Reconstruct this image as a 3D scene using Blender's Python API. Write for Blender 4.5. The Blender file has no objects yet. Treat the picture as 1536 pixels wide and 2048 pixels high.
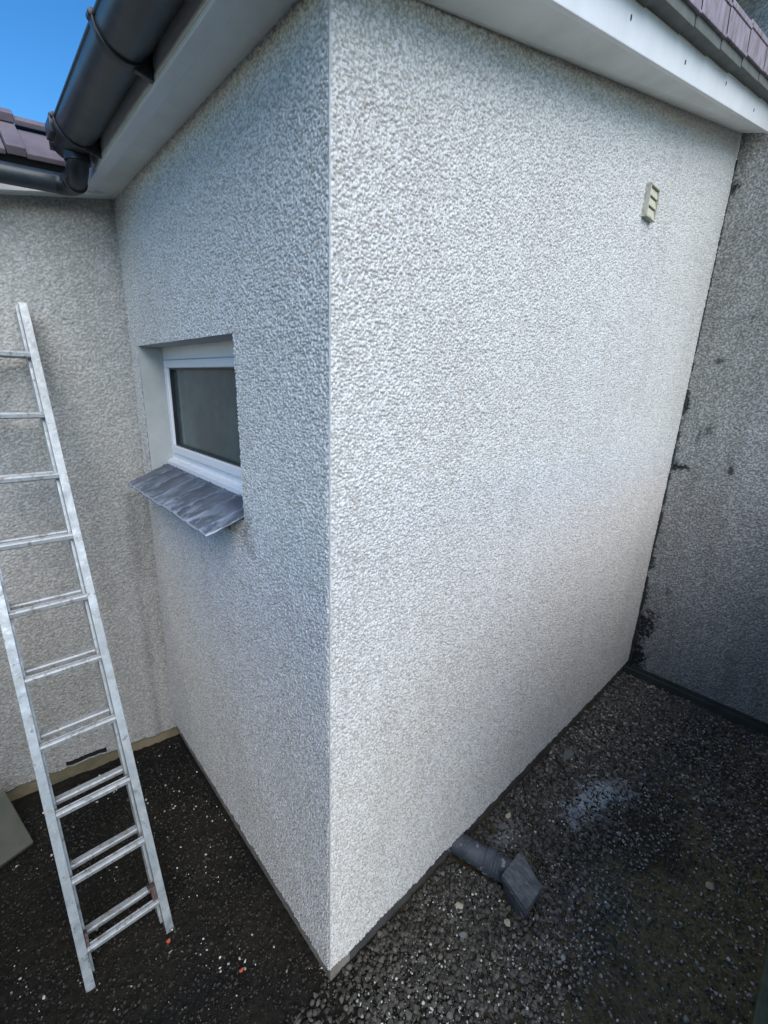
import bpy, bmesh, math, random
import numpy as np
from mathutils import Vector, Matrix

# ------------------------------------------------------------------ camera, sky, sun
SC = bpy.context.scene
S = 1.2
CAM = Vector((-0.54493789*S, -0.75167258*S, 1.75*S))
YAW, PITCH, ROLL = 0.81595572, -0.27958112, 0.03533733
fw = Vector((math.cos(PITCH)*math.cos(YAW), math.cos(PITCH)*math.sin(YAW), math.sin(PITCH)))
rt = Vector((math.sin(YAW), -math.cos(YAW), 0)); up = rt.cross(fw)
rt, up = rt*math.cos(ROLL)+up*math.sin(ROLL), -rt*math.sin(ROLL)+up*math.cos(ROLL)
cd = bpy.data.cameras.new('camera'); cam = bpy.data.objects.new('camera', cd); SC.collection.objects.link(cam)
cam.matrix_world = Matrix(((rt.x, up.x, -fw.x, CAM.x), (rt.y, up.y, -fw.y, CAM.y), (rt.z, up.z, -fw.z, CAM.z), (0, 0, 0, 1)))
cd.sensor_fit = 'VERTICAL'; cd.sensor_height = 24.0; cd.lens = 882.412/2048*24
cd.clip_start = 0.02; cd.clip_end = 500
SC.camera = cam
SC.render.resolution_x = 768; SC.render.resolution_y = 1024

SUN = Vector((-0.22, -0.70, 0.66)).normalized()      # towards the bright side of the sky
w = bpy.data.worlds.new('World'); SC.world = w; w.use_nodes = True
nt = w.node_tree; bg = nt.nodes['Background']
sky = nt.nodes.new('ShaderNodeTexSky'); sky.sky_type = 'NISHITA'; sky.sun_disc = False
sky.sun_elevation = math.asin(SUN.z); sky.sun_rotation = math.atan2(SUN.x, SUN.y)
sky.air_density = 1.0; sky.dust_density = 0.0; sky.ozone_density = 3.5
hs_ = nt.nodes.new('ShaderNodeHueSaturation'); hs_.inputs['Saturation'].default_value = 1.3; nt.links.new(sky.outputs[0], hs_.inputs['Color'])
nt.links.new(hs_.outputs[0], bg.inputs[0]); bg.inputs[1].default_value = 0.122
sd = bpy.data.lights.new('sun', 'SUN'); sd.energy = 1.95; sd.angle = math.radians(55); sd.color = (1.0, 0.94, 0.83)
so = bpy.data.objects.new('sun', sd); SC.collection.objects.link(so)
so.rotation_euler = SUN.to_track_quat('Z', 'Y').to_euler()
SC.view_settings.view_transform = 'Standard'; SC.view_settings.look = 'None'
SC.view_settings.exposure = 0.80; SC.view_settings.gamma = 1.0
try: SC.render.engine = 'CYCLES'
except Exception: pass

# ------------------------------------------------------------------ helpers
COL = SC.collection
rng = np.random.default_rng(7); random.seed(7)

def tag(o, label=None, cat=None, group=None, kind=None):
    if label: o['label'] = label
    if cat: o['category'] = cat
    if group: o['group'] = group
    if kind: o['kind'] = kind
    return o
def empty(name, loc):
    o = bpy.data.objects.new(name, None); o.empty_display_size = 0.1; COL.objects.link(o); o.location = loc
    return o
def link(name, me, mat=None, parent=None):
    o = bpy.data.objects.new(name, me); COL.objects.link(o)
    if mat: me.materials.append(mat)
    if parent:
        o.parent = parent; o.matrix_parent_inverse = Matrix.Translation(-abs_loc(parent))
    return o
def abs_loc(o):
    v = Vector(o.location)
    return v
def arrmesh(name, V, F, smooth=True, attrs=None):
    """V (n,3), F (m,4) or (m,3) numpy."""
    me = bpy.data.meshes.new(name); n, m, k = len(V), len(F), F.shape[1]
    me.vertices.add(n); me.vertices.foreach_set('co', V.astype(np.float32).ravel())
    me.loops.add(m*k); me.loops.foreach_set('vertex_index', F.astype(np.int32).ravel())
    me.polygons.add(m); me.polygons.foreach_set('loop_start', np.arange(0, m*k, k, dtype=np.int32))
    try: me.polygons.foreach_set('loop_total', np.full(m, k, dtype=np.int32))
    except Exception: pass
    me.polygons.foreach_set('use_smooth', np.full(m, smooth, dtype=bool))
    me.update(calc_edges=True); me.validate()
    for nm, a in (attrs or {}).items():
        at = me.attributes.new(nm, 'FLOAT', 'POINT'); at.data.foreach_set('value', a.astype(np.float32))
    return me

class MB:
    """mesh builder: boxes, prisms and tubes gathered into one mesh"""
    def __init__(s): s.v = []; s.f = []
    def add(s, vs, fs):
        b = len(s.v); s.v += [tuple(v) for v in vs]; s.f += [tuple(i+b for i in f) for f in fs]; return s
    def hexa(s, p):   # p: 8 points, bottom 4 ccw then top 4 ccw
        return s.add(p, [(3,2,1,0),(4,5,6,7),(0,1,5,4),(1,2,6,5),(2,3,7,6),(3,0,4,7)])
    def box(s, a, b):
        x0,y0,z0 = a; x1,y1,z1 = b
        return s.hexa([(x0,y0,z0),(x1,y0,z0),(x1,y1,z0),(x0,y1,z0),(x0,y0,z1),(x1,y0,z1),(x1,y1,z1),(x0,y1,z1)])
    def frame(s, o, ex, ey, ez, a, b):   # box in a frame
        o = Vector(o); P = lambda x,y,z: o+ex*x+ey*y+ez*z
        return s.hexa([P(a[0],a[1],a[2]),P(b[0],a[1],a[2]),P(b[0],b[1],a[2]),P(a[0],b[1],a[2]),P(a[0],a[1],b[2]),P(b[0],a[1],b[2]),P(b[0],b[1],b[2]),P(a[0],b[1],b[2])])
    def extrude(s, prof, o, e1, e2, d, closed=True, caps=True):
        """profile (list of (a,b)) in plane e1,e2 at o, swept by vector d"""
        o = Vector(o); n = len(prof)
        vs = [o+e1*a+e2*b for a,b in prof]; vs += [v+d for v in vs]
        fs = [(i,(i+1)%n,(i+1)%n+n,i+n) for i in range(n if closed else n-1)]
        if caps and closed: fs += [tuple(range(n))[::-1], tuple(range(n, 2*n))]
        return s.add(vs, fs)
    def sweep(s, pts, r, seg=20, caps=True, radii=None):
        pts = [Vector(p) for p in pts]; rings = []; prev = None
        for i, p in enumerate(pts):
            t = (pts[min(i+1,len(pts)-1)]-pts[max(i-1,0)]).normalized()
            if prev is None:
                a = Vector((0,0,1)) if abs(t.z) < .9 else Vector((1,0,0)); u = t.cross(a).normalized()
            else: u = (prev-t*prev.dot(t)).normalized()
            prev = u; v = t.cross(u); rr = radii[i] if radii else r
            rings.append([p+(u*math.cos(2*math.pi*k/seg)+v*math.sin(2*math.pi*k/seg))*rr for k in range(seg)])
        b = len(s.v)
        for q in rings: s.v += [tuple(x) for x in q]
        for i in range(len(rings)-1):
            for k in range(seg):
                k2 = (k+1) % seg; s.f.append((b+i*seg+k, b+i*seg+k2, b+(i+1)*seg+k2, b+(i+1)*seg+k))
        if caps: s.f.append(tuple(b+k for k in range(seg))[::-1]); s.f.append(tuple(b+(len(rings)-1)*seg+k for k in range(seg)))
        return s
    def build(s, name, mat, parent=None, bevel=0.0, smooth=False, seg=2):
        me = bpy.data.meshes.new(name); me.from_pydata(s.v, [], s.f); me.validate()
        bm = bmesh.new(); bm.from_mesh(me); bmesh.ops.recalc_face_normals(bm, faces=bm.faces)
        if bevel > 0:
            ed = [e for e in bm.edges if len(e.link_faces) == 2 and e.calc_face_angle(0) > 0.6]
            bmesh.ops.bevel(bm, geom=ed, offset=bevel, segments=seg, profile=0.6, affect='EDGES', clamp_overlap=True)
        for f in bm.faces: f.smooth = smooth
        if smooth:
            for e in bm.edges:
                if len(e.link_faces) == 2 and e.calc_face_angle(0) > 0.7: e.smooth = False
        bm.to_mesh(me); bm.free()
        return link(name, me, mat, parent)

def hash2(ix, iy, seed):
    h = (ix.astype(np.int64)*374761393 + iy.astype(np.int64)*668265263 + seed*1442695041) & 0xffffffff
    h = ((h ^ (h >> 13))*1274126177) & 0xffffffff
    h = ((h ^ (h >> 16))*2246822519) & 0xffffffff
    return ((h ^ (h >> 15)) & 0xffffff)/float(0x1000000)
def vnoise(x, y, seed):
    ix = np.floor(x).astype(np.int64); iy = np.floor(y).astype(np.int64); fx = x-ix; fy = y-iy
    fx = fx*fx*(3-2*fx); fy = fy*fy*(3-2*fy)
    a = hash2(ix,iy,seed); b = hash2(ix+1,iy,seed); c = hash2(ix,iy+1,seed); d = hash2(ix+1,iy+1,seed)
    return (a*(1-fx)+b*fx)*(1-fy)+(c*(1-fx)+d*fx)*fy
def fbm(x, y, seed, octv=4):
    r = 0; a = .5; t = 0
    for i in range(octv): r = r+a*vnoise(x*2**i, y*2**i, seed+17*i); t += a; a *= .5
    return r/t

def pebbles(U, Vv, pitch, seed, fill=0.62):
    """height (0..~1) and per-stone value of thrown stones over coordinates U,V"""
    x = U/pitch; y = Vv/pitch; ix = np.floor(x).astype(np.int64); iy = np.floor(y).astype(np.int64)
    best = np.full(x.shape, -1.0); tone = np.zeros(x.shape)
    for dx in (-1,0,1):
        for dy in (-1,0,1):
            cx = ix+dx; cy = iy+dy
            px = cx+.14+.72*hash2(cx,cy,seed); py = cy+.14+.72*hash2(cx,cy,seed+1)
            an = hash2(cx,cy,seed+2)*np.pi; asp = .70+.30*hash2(cx,cy,seed+3); r = fill*(.60+.48*hash2(cx,cy,seed+4))
            top = .45+.55*hash2(cx,cy,seed+5); tilt = (hash2(cx,cy,seed+6)-.5)*1.1; ta = hash2(cx,cy,seed+7)*6.28
            ex = x-px; ey = y-py; ca = np.cos(an); sa = np.sin(an)
            a = (ex*ca+ey*sa)/r; b = (-ex*sa+ey*ca)/(r*asp)
            q = (np.abs(a)**2.4+np.abs(b)**2.4)
            dome = 1.25*np.sqrt(np.clip(1-q, 0, 1)); pl = top+1.6*tilt*(ex*np.cos(ta)+ey*np.sin(ta))
            h = np.minimum(dome, np.clip(pl, .12, 1.2)); h = np.where((q < 1) & (hash2(cx,cy,seed+8) > .04), h, -1)
            m = h > best; best = np.where(m, h, best); tone = np.where(m, hash2(cx,cy,seed+9), tone)
    return np.clip(best, 0, None), tone, (best > 0.05).astype(float)

def steps(bps, f):
    """grid lines hitting every break point, spacing f(u)"""
    out = [bps[0]]
    for a, b in zip(bps[:-1], bps[1:]):
        u = a; L = []
        while u < b: L.append(u); u += f(u)
        n = max(1, len(L)); L = np.array(L+[u]); L = a+(L-a)*(b-a)/(L[-1]-a)
        out += list(L[1:])
    return np.array(out)

def harl(name, us, vs, o, du, dv, dn, seed, pitch, amp, mat, parent, base=None, hole=None, flat=None, lip=0.0, top=None, stain=None, wob=0.0035):
    U, Vv = np.meshgrid(us, vs, indexing='xy')
    if top is not None:      # sheared top: v measured as a fraction of a sloping height
        t = top(U)/vs[-1]; VV = Vv*np.where(Vv > 0, t, 1)
    else: VV = Vv
    wx = U+.003*(vnoise(U*60, VV*60, seed+50)-.5); wy = VV+.003*(vnoise(U*60, VV*60, seed+51)-.5)
    h, tone, msk = pebbles(wx, wy, pitch, seed)
    h2, _, _ = pebbles(wx+3.3, wy+1.7, pitch*.55, seed+30)
    H = amp*(h*.85+.22*h2) + amp*.25*(fbm(U*190, VV*190, seed+60, 2)-.5)
    H = H + wob*(fbm(U*3.1, VV*2.3, seed+70, 3)-.5)*2 + .0018*(fbm(U*14, VV*14, seed+71, 2)-.5)
    if flat is not None: H = H*flat(U, VV)
    ragv = np.zeros_like(H)
    if lip > 0:              # ragged lower edge
        k = np.exp(-(VV-vs[0])/.03); ragv = k*.008*(vnoise(U*38, U*0, seed+80)-.5)*2
    P = (np.array(o)[None,None]+U[...,None]*np.array(du)+(VV+ragv)[...,None]*np.array(dv)+H[...,None]*np.array(dn))
    ny, nx = U.shape; idx = np.arange(ny*nx).reshape(ny, nx)
    F = np.stack([idx[:-1,:-1], idx[:-1,1:], idx[1:,1:], idx[1:,:-1]], -1)
    keep = np.ones(F.shape[:2], bool)
    if hole:
        uc = (us[:-1]+us[1:])/2; vc = (vs[:-1]+vs[1:])/2
        keep &= ~((uc[None] > hole[0]) & (uc[None] < hole[1]) & (vc[:,None] > hole[2]) & (vc[:,None] < hole[3]))
    F = F[keep].reshape(-1, 4); V = P.reshape(-1, 3)
    nrm = np.cross(np.array(du), np.array(dv))
    if nrm @ np.array(dn) < 0: F = F[:, ::-1]
    at = {'tone': tone.ravel(), 'stone': msk.ravel(), 'lift': np.clip(h, 0, 1).ravel()}
    st = stain(U, VV).ravel() if stain else np.zeros(U.size); at['stain'] = st
    if lip > 0:              # underside returning to the wall
        V2 = V[idx[0]] - np.array(dn)*lip; n0 = len(V)
        V = np.vstack([V, V2]); b = idx[0]; c = n0+np.arange(nx)
        F2 = np.stack([b[:-1], c[:-1], c[1:], b[1:]], -1); F = np.vstack([F, F2 if nrm @ np.array(dn) > 0 else F2[:, ::-1]])
        for k2 in at: at[k2] = np.concatenate([at[k2], at[k2][b]])
    me = arrmesh(name, V, F, True, at)
    return link(name, me, mat, parent)

# ------------------------------------------------------------------ materials
def newmat(name):
    m = bpy.data.materials.new(name); m.use_nodes = True
    n = m.node_tree.nodes; p = n['Principled BSDF']; return m, n, m.node_tree.links, p
def ramp(n, pts):
    r = n.new('ShaderNodeValToRGB'); e = r.color_ramp.elements
    while len(e) < len(pts): e.new(.5)
    for i, (t, c) in enumerate(pts): e[i].position = t; e[i].color = (*c, 1)
    return r
def mix(n, l, a, b, f, mode='MIX'):
    x = n.new('ShaderNodeMix'); x.data_type = 'RGBA'; x.blend_type = mode
    for s_, v in ((6, a), (7, b), (0, f)):
        if isinstance(v, (int, float)): x.inputs[s_].default_value = v
        elif isinstance(v, tuple): x.inputs[s_].default_value = (*v, 1)
        else: l.new(v, x.inputs[s_])
    return x.outputs[2]
def noise(n, l, scale, detail=4, rough=.55, obj=True, stretch=None):
    t = n.new('ShaderNodeTexCoord'); x = n.new('ShaderNodeTexNoise'); x.inputs['Scale'].default_value = scale
    x.inputs['Detail'].default_value = detail; x.inputs['Roughness'].default_value = rough
    if stretch:
        mp = n.new('ShaderNodeMapping'); mp.inputs['Scale'].default_value = stretch; l.new(t.outputs['Object'], mp.inputs[0]); l.new(mp.outputs[0], x.inputs['Vector'])
    else: l.new(t.outputs['Object'], x.inputs['Vector'])
    return x.outputs[0]
def thresh(n, l, v, a, b, c0=0., c1=1.):
    r = n.new('ShaderNodeMapRange'); r.inputs[1].default_value = a; r.inputs[2].default_value = b
    r.inputs[3].default_value = c0; r.inputs[4].default_value = c1; l.new(v, r.inputs[0]); return r.outputs[0]
def bump(n, l, p, v, dist, strength=1.):
    b = n.new('ShaderNodeBump'); b.inputs['Distance'].default_value = dist; b.inputs['Strength'].default_value = strength
    l.new(v, b.inputs['Height']); l.new(b.outputs[0], p.inputs['Normal'])
def attr(n, name):
    a = n.new('ShaderNodeAttribute'); a.attribute_name = name; return a.outputs['Fac']

def harl_mat(name, stones, matrix, dirt, dirt_amt, stain_col, gloss=.55):
    m, n, l, p = newmat(name)
    r = ramp(n, stones); r.color_ramp.interpolation = 'LINEAR'; l.new(attr(n, 'tone'), r.inputs[0])
    c = mix(n, l, matrix, r.outputs[0], attr(n, 'stone'))
    big = noise(n, l, 1.3, 5, .6); c = mix(n, l, c, dirt, thresh(n, l, big, .42, .75, 0, dirt_amt), 'MULTIPLY')
    streak = noise(n, l, 1.0, 4, .6, stretch=(7, 7, .8)); c = mix(n, l, c, dirt, thresh(n, l, streak, .5, .8, 0, dirt_amt*.8), 'MULTIPLY')
    fine = noise(n, l, 420, 2); c = mix(n, l, c, (.72,.72,.72), thresh(n, l, fine, .45, .7, 0, .5), 'MULTIPLY')
    c = mix(n, l, c, stain_col, attr(n, 'stain'))
    l.new(c, p.inputs['Base Color']); p.inputs['Roughness'].default_value = gloss; p.inputs['Specular IOR Level'].default_value = .35
    bump(n, l, p, noise(n, l, 600, 3), .0008, .7)
    return m
M = {}
M['harl_new'] = harl_mat('new_dash_render', [(0,(.46,.42,.37)),(.07,(.60,.57,.53)),(.25,(.71,.69,.66)),(.6,(.80,.79,.76)),(.95,(.85,.84,.82)),(.985,(.84,.84,.84)),(1,(.60,.50,.38))],
                         (.50,.49,.47), (.86,.84,.80), .55, (.20,.15,.10))
M['harl_old'] = harl_mat('old_dash_render', [(0,(.30,.29,.275)),(.2,(.43,.425,.41)),(.6,(.52,.515,.50)),(.9,(.58,.575,.56)),(1,(.38,.35,.31))],
                         (.38,.37,.34), (.74,.73,.70), .8, (.012,.013,.014), .6)
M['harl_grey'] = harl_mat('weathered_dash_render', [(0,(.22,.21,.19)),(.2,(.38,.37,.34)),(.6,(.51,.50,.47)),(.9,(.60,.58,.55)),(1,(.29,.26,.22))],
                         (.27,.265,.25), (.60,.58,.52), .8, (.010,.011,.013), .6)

def simple(name, col, rough=.5, metal=0., var=None, vscale=8, vrange=(.45,.7), vamt=.6, bmp=None, spec=.5, stretch=None):
    m, n, l, p = newmat(name)
    p.inputs['Roughness'].default_value = rough; p.inputs['Metallic'].default_value = metal; p.inputs['Specular IOR Level'].default_value = spec
    if var:
        c = mix(n, l, col, var, thresh(n, l, noise(n, l, vscale, 6, .65, stretch=stretch), vrange[0], vrange[1], 0, vamt)); l.new(c, p.inputs['Base Color'])
    else: p.inputs['Base Color'].default_value = (*col, 1)
    if bmp: bump(n, l, p, noise(n, l, bmp[0], 5, .6), bmp[1], 1.)
    return m
M['upvc'] = simple('white_upvc_trim', (.84,.85,.85), .36, var=(.52,.51,.46), vscale=3, vrange=(.45,.85), vamt=.4, bmp=(5,.0015), stretch=(2,2,.8))
_u = M['upvc']
M['soffit'] = simple('painted_soffit_board', (.86,.87,.84), .5, var=(.50,.50,.45), vscale=3, vrange=(.4,.8), vamt=.6, bmp=(60,.0006))
M['frame'] = simple('white_window_frame', (.86,.86,.88), .28, var=(.62,.60,.56), vscale=14, vrange=(.55,.8), vamt=.4)
M['reveal'] = simple('smooth_painted_reveal', (.47,.475,.46), .75, var=(.36,.36,.33), vscale=9, vrange=(.4,.75), vamt=.7, bmp=(160,.0006))
M['gutter'] = simple('dark_grey_gutter_plastic', (.020,.030,.038), .36, var=(.060,.072,.075), vscale=7, vrange=(.42,.7), vamt=.75, bmp=(120,.0002), spec=.6)
M['bracket'] = simple('black_bracket_plastic', (.018,.021,.026), .35, var=(.05,.05,.05), vscale=30, vrange=(.5,.8), vamt=.5)
M['tile'] = simple('purple_brown_roof_tile', (.15,.115,.13), .62, var=(.24,.20,.22), vscale=7, vrange=(.35,.7), vamt=.8, bmp=(180,.0012))
M['verge_tile'] = simple('weathered_verge_tile', (.36,.31,.37), .7, var=(.15,.12,.10), vscale=11, vrange=(.42,.66), vamt=.85, bmp=(140,.0014), stretch=(3,3,.7))
M['verge_bed'] = simple('grey_verge_underside', (.155,.165,.155), .85, var=(.09,.095,.07), vscale=16, vrange=(.4,.7), vamt=.7, bmp=(150,.0015))
M['joint'] = simple('dark_mortar_joint', (.035,.037,.035), .9, var=(.07,.08,.04), vscale=40, bmp=(200,.001))
M['plinth'] = simple('cement_plinth', (.10,.098,.095), .85, var=(.045,.045,.045), vscale=9, vrange=(.35,.65), vamt=.9, bmp=(90,.003))
M['plinth_left'] = simple('pale_cement_plinth', (.30,.28,.25), .85, var=(.16,.145,.12), vscale=12, vrange=(.35,.65), vamt=.9, bmp=(90,.003))
M['plinth_old'] = simple('ochre_stained_plinth', (.27,.215,.14), .85, var=(.13,.125,.07), vscale=6, vrange=(.38,.62), vamt=.9, bmp=(70,.004))
M['plinth_grey'] = simple('grey_damp_plinth', (.075,.08,.078), .7, var=(.035,.045,.03), vscale=5, vrange=(.38,.7), vamt=.9, bmp=(60,.003))
M['slot'] = simple('black_vent_slot', (.008,.008,.01), .8)
M['bead'] = simple('pale_corner_bead', (.46,.47,.47), .5, var=(.45,.45,.43), vscale=30, bmp=(90,.0006))
M['vent'] = simple('cream_air_vent', (.62,.60,.45), .5, var=(.42,.40,.28), vscale=25, vrange=(.5,.75), vamt=.5, bmp=(120,.0004))
M['vent_dirty'] = simple('dirty_vent_mortar', (.58,.56,.48), .9, var=(.24,.21,.14), vscale=30, vrange=(.48,.7), vamt=.9, bmp=(150,.003))
M['slab'] = simple('mossy_concrete_slab', (.12,.12,.10), .85, var=(.07,.078,.05), vscale=7, vrange=(.35,.7), vamt=.85, bmp=(120,.002))
M['kerb'] = simple('green_stained_kerb', (.13,.155,.115), .8, var=(.065,.085,.05), vscale=9, vrange=(.35,.65), vamt=.9, bmp=(90,.003))
M['fence'] = simple('dark_stained_timber', (.055,.048,.05), .7, var=(.035,.03,.03), vscale=6, stretch=(8,8,.6), bmp=(40,.002))
M['wood_dark'] = simple('dark_brown_eaves_board', (.055,.045,.040), .6, var=(.03,.026,.024), vscale=6, bmp=(40,.001))
M['cable'] = simple('grey_silicone', (.25,.24,.22), .5)
M['rust'] = simple('rusty_brown_bracket', (.09,.05,.045), .7, var=(.17,.13,.12), vscale=60, vrange=(.45,.6), vamt=.8, bmp=(150,.001))

def alu():
    m, n, l, p = newmat('dull_aluminium')
    c = mix(n, l, (.45,.48,.49), (.33,.35,.36), thresh(n, l, noise(n, l, 14, 6, .7), .38, .62, 0, .9))
    c = mix(n, l, c, (.58,.60,.59), thresh(n, l, noise(n, l, 26, 5, .75), .60, .66, 0, .85))     # dried render splashes
    c = mix(n, l, c, (.10,.09,.07), thresh(n, l, noise(n, l, 38, 6, .75), .58, .66, 0, .7))
    l.new(c, p.inputs['Base Color'])
    l.new(thresh(n, l, noise(n, l, 20, 5, .7), .35, .7, 0.75, .15), p.inputs['Metallic'])
    l.new(thresh(n, l, noise(n, l, 33, 4), .3, .7, .32, .6), p.inputs['Roughness'])
    bump(n, l, p, noise(n, l, 130, 5, .7), .0007, .8)
    return m
M['alu'] = alu()
def alu_dirty():
    m, n, l, p = newmat('muddy_aluminium_rung')
    c = mix(n, l, (.47,.49,.50), (.35,.37,.38), thresh(n, l, noise(n, l, 14, 6, .7), .38, .62, 0, .9))
    c = mix(n, l, c, (.17,.14,.10), thresh(n, l, noise(n, l, 42, 6, .75), .53, .62, 0, .8))
    c = mix(n, l, c, (.60,.61,.58), thresh(n, l, noise(n, l, 28, 5, .75), .60, .66, 0, .8))
    l.new(c, p.inputs['Base Color']); p.inputs['Metallic'].default_value = .35; p.inputs['Roughness'].default_value = .5
    bump(n, l, p, noise(n, l, 130, 5, .7), .001, .9)
    return m
M['rung'] = alu_dirty()
def lead():
    m, n, l, p = newmat('streaked_lead')
    a = noise(n, l, 13, 8, .72, stretch=(1.0, 1.5, 1)); b = noise(n, l, 5, 4, .6)
    c = mix(n, l, (.065,.078,.105), (.13,.15,.19), thresh(n, l, b, .35, .7))
    c = mix(n, l, c, (.20,.24,.31), thresh(n, l, noise(n, l, 9, 6, .7), .45, .65, 0, .7))
    mu = n.new('ShaderNodeMath'); mu.operation = 'MULTIPLY'; l.new(thresh(n, l, a, .47, .56, 0, .95), mu.inputs[0]); l.new(attr(n, 'smear'), mu.inputs[1])
    c = mix(n, l, c, (.48,.53,.60), mu.outputs[0])
    c = mix(n, l, c, (.42,.46,.52), attr(n, 'crease'))
    l.new(c, p.inputs['Base Color']); p.inputs['Metallic'].default_value = .3; l.new(thresh(n, l, a, .4, .7, .28, .6), p.inputs['Roughness'])
    bump(n, l, p, noise(n, l, 26, 5, .65), .004, .8)
    return m
M['lead'] = lead()
def glass():
    m, n, l, p = newmat('obscured_dark_glass')
    c = mix(n, l, (.050,.074,.074), (.095,.125,.122), thresh(n, l, noise(n, l, 4.5, 6, .7), .42, .72, 0, .9))
    c = mix(n, l, c, (.15,.18,.18), thresh(n, l, noise(n, l, 9, 6, .75), .60, .8, 0, .5))
    l.new(c, p.inputs['Base Color']); p.inputs['Roughness'].default_value = .16; p.inputs['Specular IOR Level'].default_value = .45
    bump(n, l, p, noise(n, l, 90, 2), .0006, .5)
    return m
M['glass'] = glass()
def pipe_mat():
    m, n, l, p = newmat('splashed_grey_drain_plastic')
    c = mix(n, l, (.050,.056,.068), (.12,.13,.145), thresh(n, l, noise(n, l, 11, 6, .7), .42, .65, 0, .85))
    c = mix(n, l, c, (.33,.35,.38), thresh(n, l, noise(n, l, 17, 4, .6), .60, .64, 0, .8))
    l.new(c, p.inputs['Base Color']); p.inputs['Roughness'].default_value = .55
    bump(n, l, p, noise(n, l, 120, 5, .7), .0012, .8)
    return m
M['drain'] = pipe_mat()
def grate_mat():
    m, n, l, p = newmat('scratched_drain_lid')
    a = noise(n, l, 26, 7, .8, stretch=(1.6, .8, 1))
    c = mix(n, l, (.07,.078,.082), (.20,.215,.215), thresh(n, l, a, .42, .62, 0, .9)); l.new(c, p.inputs['Base Color'])
    p.inputs['Roughness'].default_value = .5; bump(n, l, p, a, .002, .8)
    return m
M['lid'] = grate_mat()
def ground_mat():
    m, n, l, p = newmat('damp_dark_earth')
    a = noise(n, l, 2.2, 6, .65); b = noise(n, l, 60, 5, .7)
    c = mix(n, l, (.005,.005,.005), (.018,.017,.015), thresh(n, l, b, .35, .7))
    c = mix(n, l, c, mix(n, l, (.135,.105,.045), (.26,.21,.12), thresh(n, l, b, .4, .65)), attr(n, 'moss'))
    c = mix(n, l, c, (.10,.10,.095), thresh(n, l, noise(n, l, 170, 3, .6), .66, .74, 0, .45))
    l.new(c, p.inputs['Base Color']); p.inputs['Roughness'].default_value = .8; p.inputs['Specular IOR Level'].default_value = .22
    bump(n, l, p, noise(n, l, 220, 6, .75), .004, .9)
    return m
M['ground'] = ground_mat()
def stone_mat(name, pts, rough=.6):
    m, n, l, p = newmat(name)
    r = ramp(n, pts); l.new(attr(n, 'tone'), r.inputs[0])
    c = mix(n, l, r.outputs[0], (.6,.6,.6), thresh(n, l, noise(n, l, 90, 5, .7), .4, .7, 0, .7), 'MULTIPLY')
    c = mix(n, l, c, (.50,.54,.56), attr(n, 'dust'))
    l.new(c, p.inputs['Base Color']); p.inputs['Roughness'].default_value = rough
    bump(n, l, p, noise(n, l, 260, 4, .7), .001, .7)
    return m
M['gravel'] = stone_mat('grey_gravel', [(0,(.022,.020,.016)),(.22,(.060,.055,.044)),(.5,(.115,.106,.087)),(.74,(.20,.187,.155)),(.86,(.17,.12,.075)),(1,(.44,.41,.34))])
M['chips'] = stone_mat('white_dash_chippings', [(0,(.30,.28,.24)),(.4,(.54,.52,.46)),(1,(.84,.82,.76))], .5)
M['cream_stone'] = simple('cream_stone', (.50,.42,.29), .7, var=(.60,.54,.42), vscale=60, bmp=(120,.002))
M['grey_stone'] = simple('grey_stone', (.17,.18,.17), .7, var=(.11,.11,.11), vscale=60, bmp=(120,.002))
M['brick'] = simple('orange_brick_crumb', (.48,.10,.035), .8, var=(.30,.07,.03), vscale=90, bmp=(200,.002))
M['leaf'] = simple('dry_leaf', (.14,.115,.05), .6, var=(.08,.06,.03), vscale=50, bmp=(90,.002))
M['twig'] = simple('dry_stem', (.16,.14,.11), .8)

X, Y, Z = Vector((1,0,0)), Vector((0,1,0)), Vector((0,0,1))
LX, LY, EAVE, SL = 3.010, 1.668, 2.874, 0.2438     # extension: width, depth, wall top at the corner, verge slope
GZ = -0.125

# ------------------------------------------------------------------ ground, one sheet
def axis(a, b, st, far):
    core = np.arange(a, b, st); out = []; s_ = st
    x = b
    R = [];
    while x < far: R.append(x); s_ *= 1.25; x += s_
    L = []; s_ = st; x = a-st
    while x > -far: L.append(x); s_ *= 1.25; x -= s_
    return np.array(L[::-1]+list(core)+R)
gx = axis(-1.5, 3.05, .009, 120); gy = axis(-1.6, 1.75, .009, 120)
GX, GY = np.meshgrid(gx, gy)
def ground_h(x, y):
    h = .022*(fbm(x*1.7, y*1.7, 5, 4)-.5)+.010*(fbm(x*14, y*14, 8, 3)-.5)
    near = (x > -1.6) & (x < 3.2) & (y > -1.7) & (y < 1.9)
    return np.where(near, h, h*.3)
p1, _, _ = pebbles(GX, GY, .022, 91, .55); p2, _, _ = pebbles(GX, GY, .05, 95, .5)
nearm = ((GX > -1.5) & (GX < 3.05) & (GY > -1.6) & (GY < 1.75)).astype(float)
GH = GZ + ground_h(GX, GY) + nearm*(.005*p1+.005*p2)
def moss(x, y):
    m = np.clip((fbm(x*3.3+5, y*3.3, 33, 5)-.36)*5, 0, 1)
    reg = np.clip((-(y+.36))/.2, 0, 1)*np.clip((x-.1)/.5, 0, 1)
    return np.clip(m*(reg+.05)+.34*np.clip((x-.2)/.3, 0, 1), 0, 1)
gi = np.arange(GX.size).reshape(GX.shape)
me = arrmesh('ground', np.stack([GX, GY, GH], -1).reshape(-1,3), np.stack([gi[:-1,:-1],gi[:-1,1:],gi[1:,1:],gi[1:,:-1]],-1).reshape(-1,4), True, {'moss': moss(GX, GY).ravel()})
tag(link('ground', me, M['ground']), kind='structure')

# ------------------------------------------------------------------ extension building
ext = empty('extension_building', (0, 0, GZ))
tag(ext, 'small extension with fresh white stone dash render and a corner facing the camera', 'building')

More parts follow.
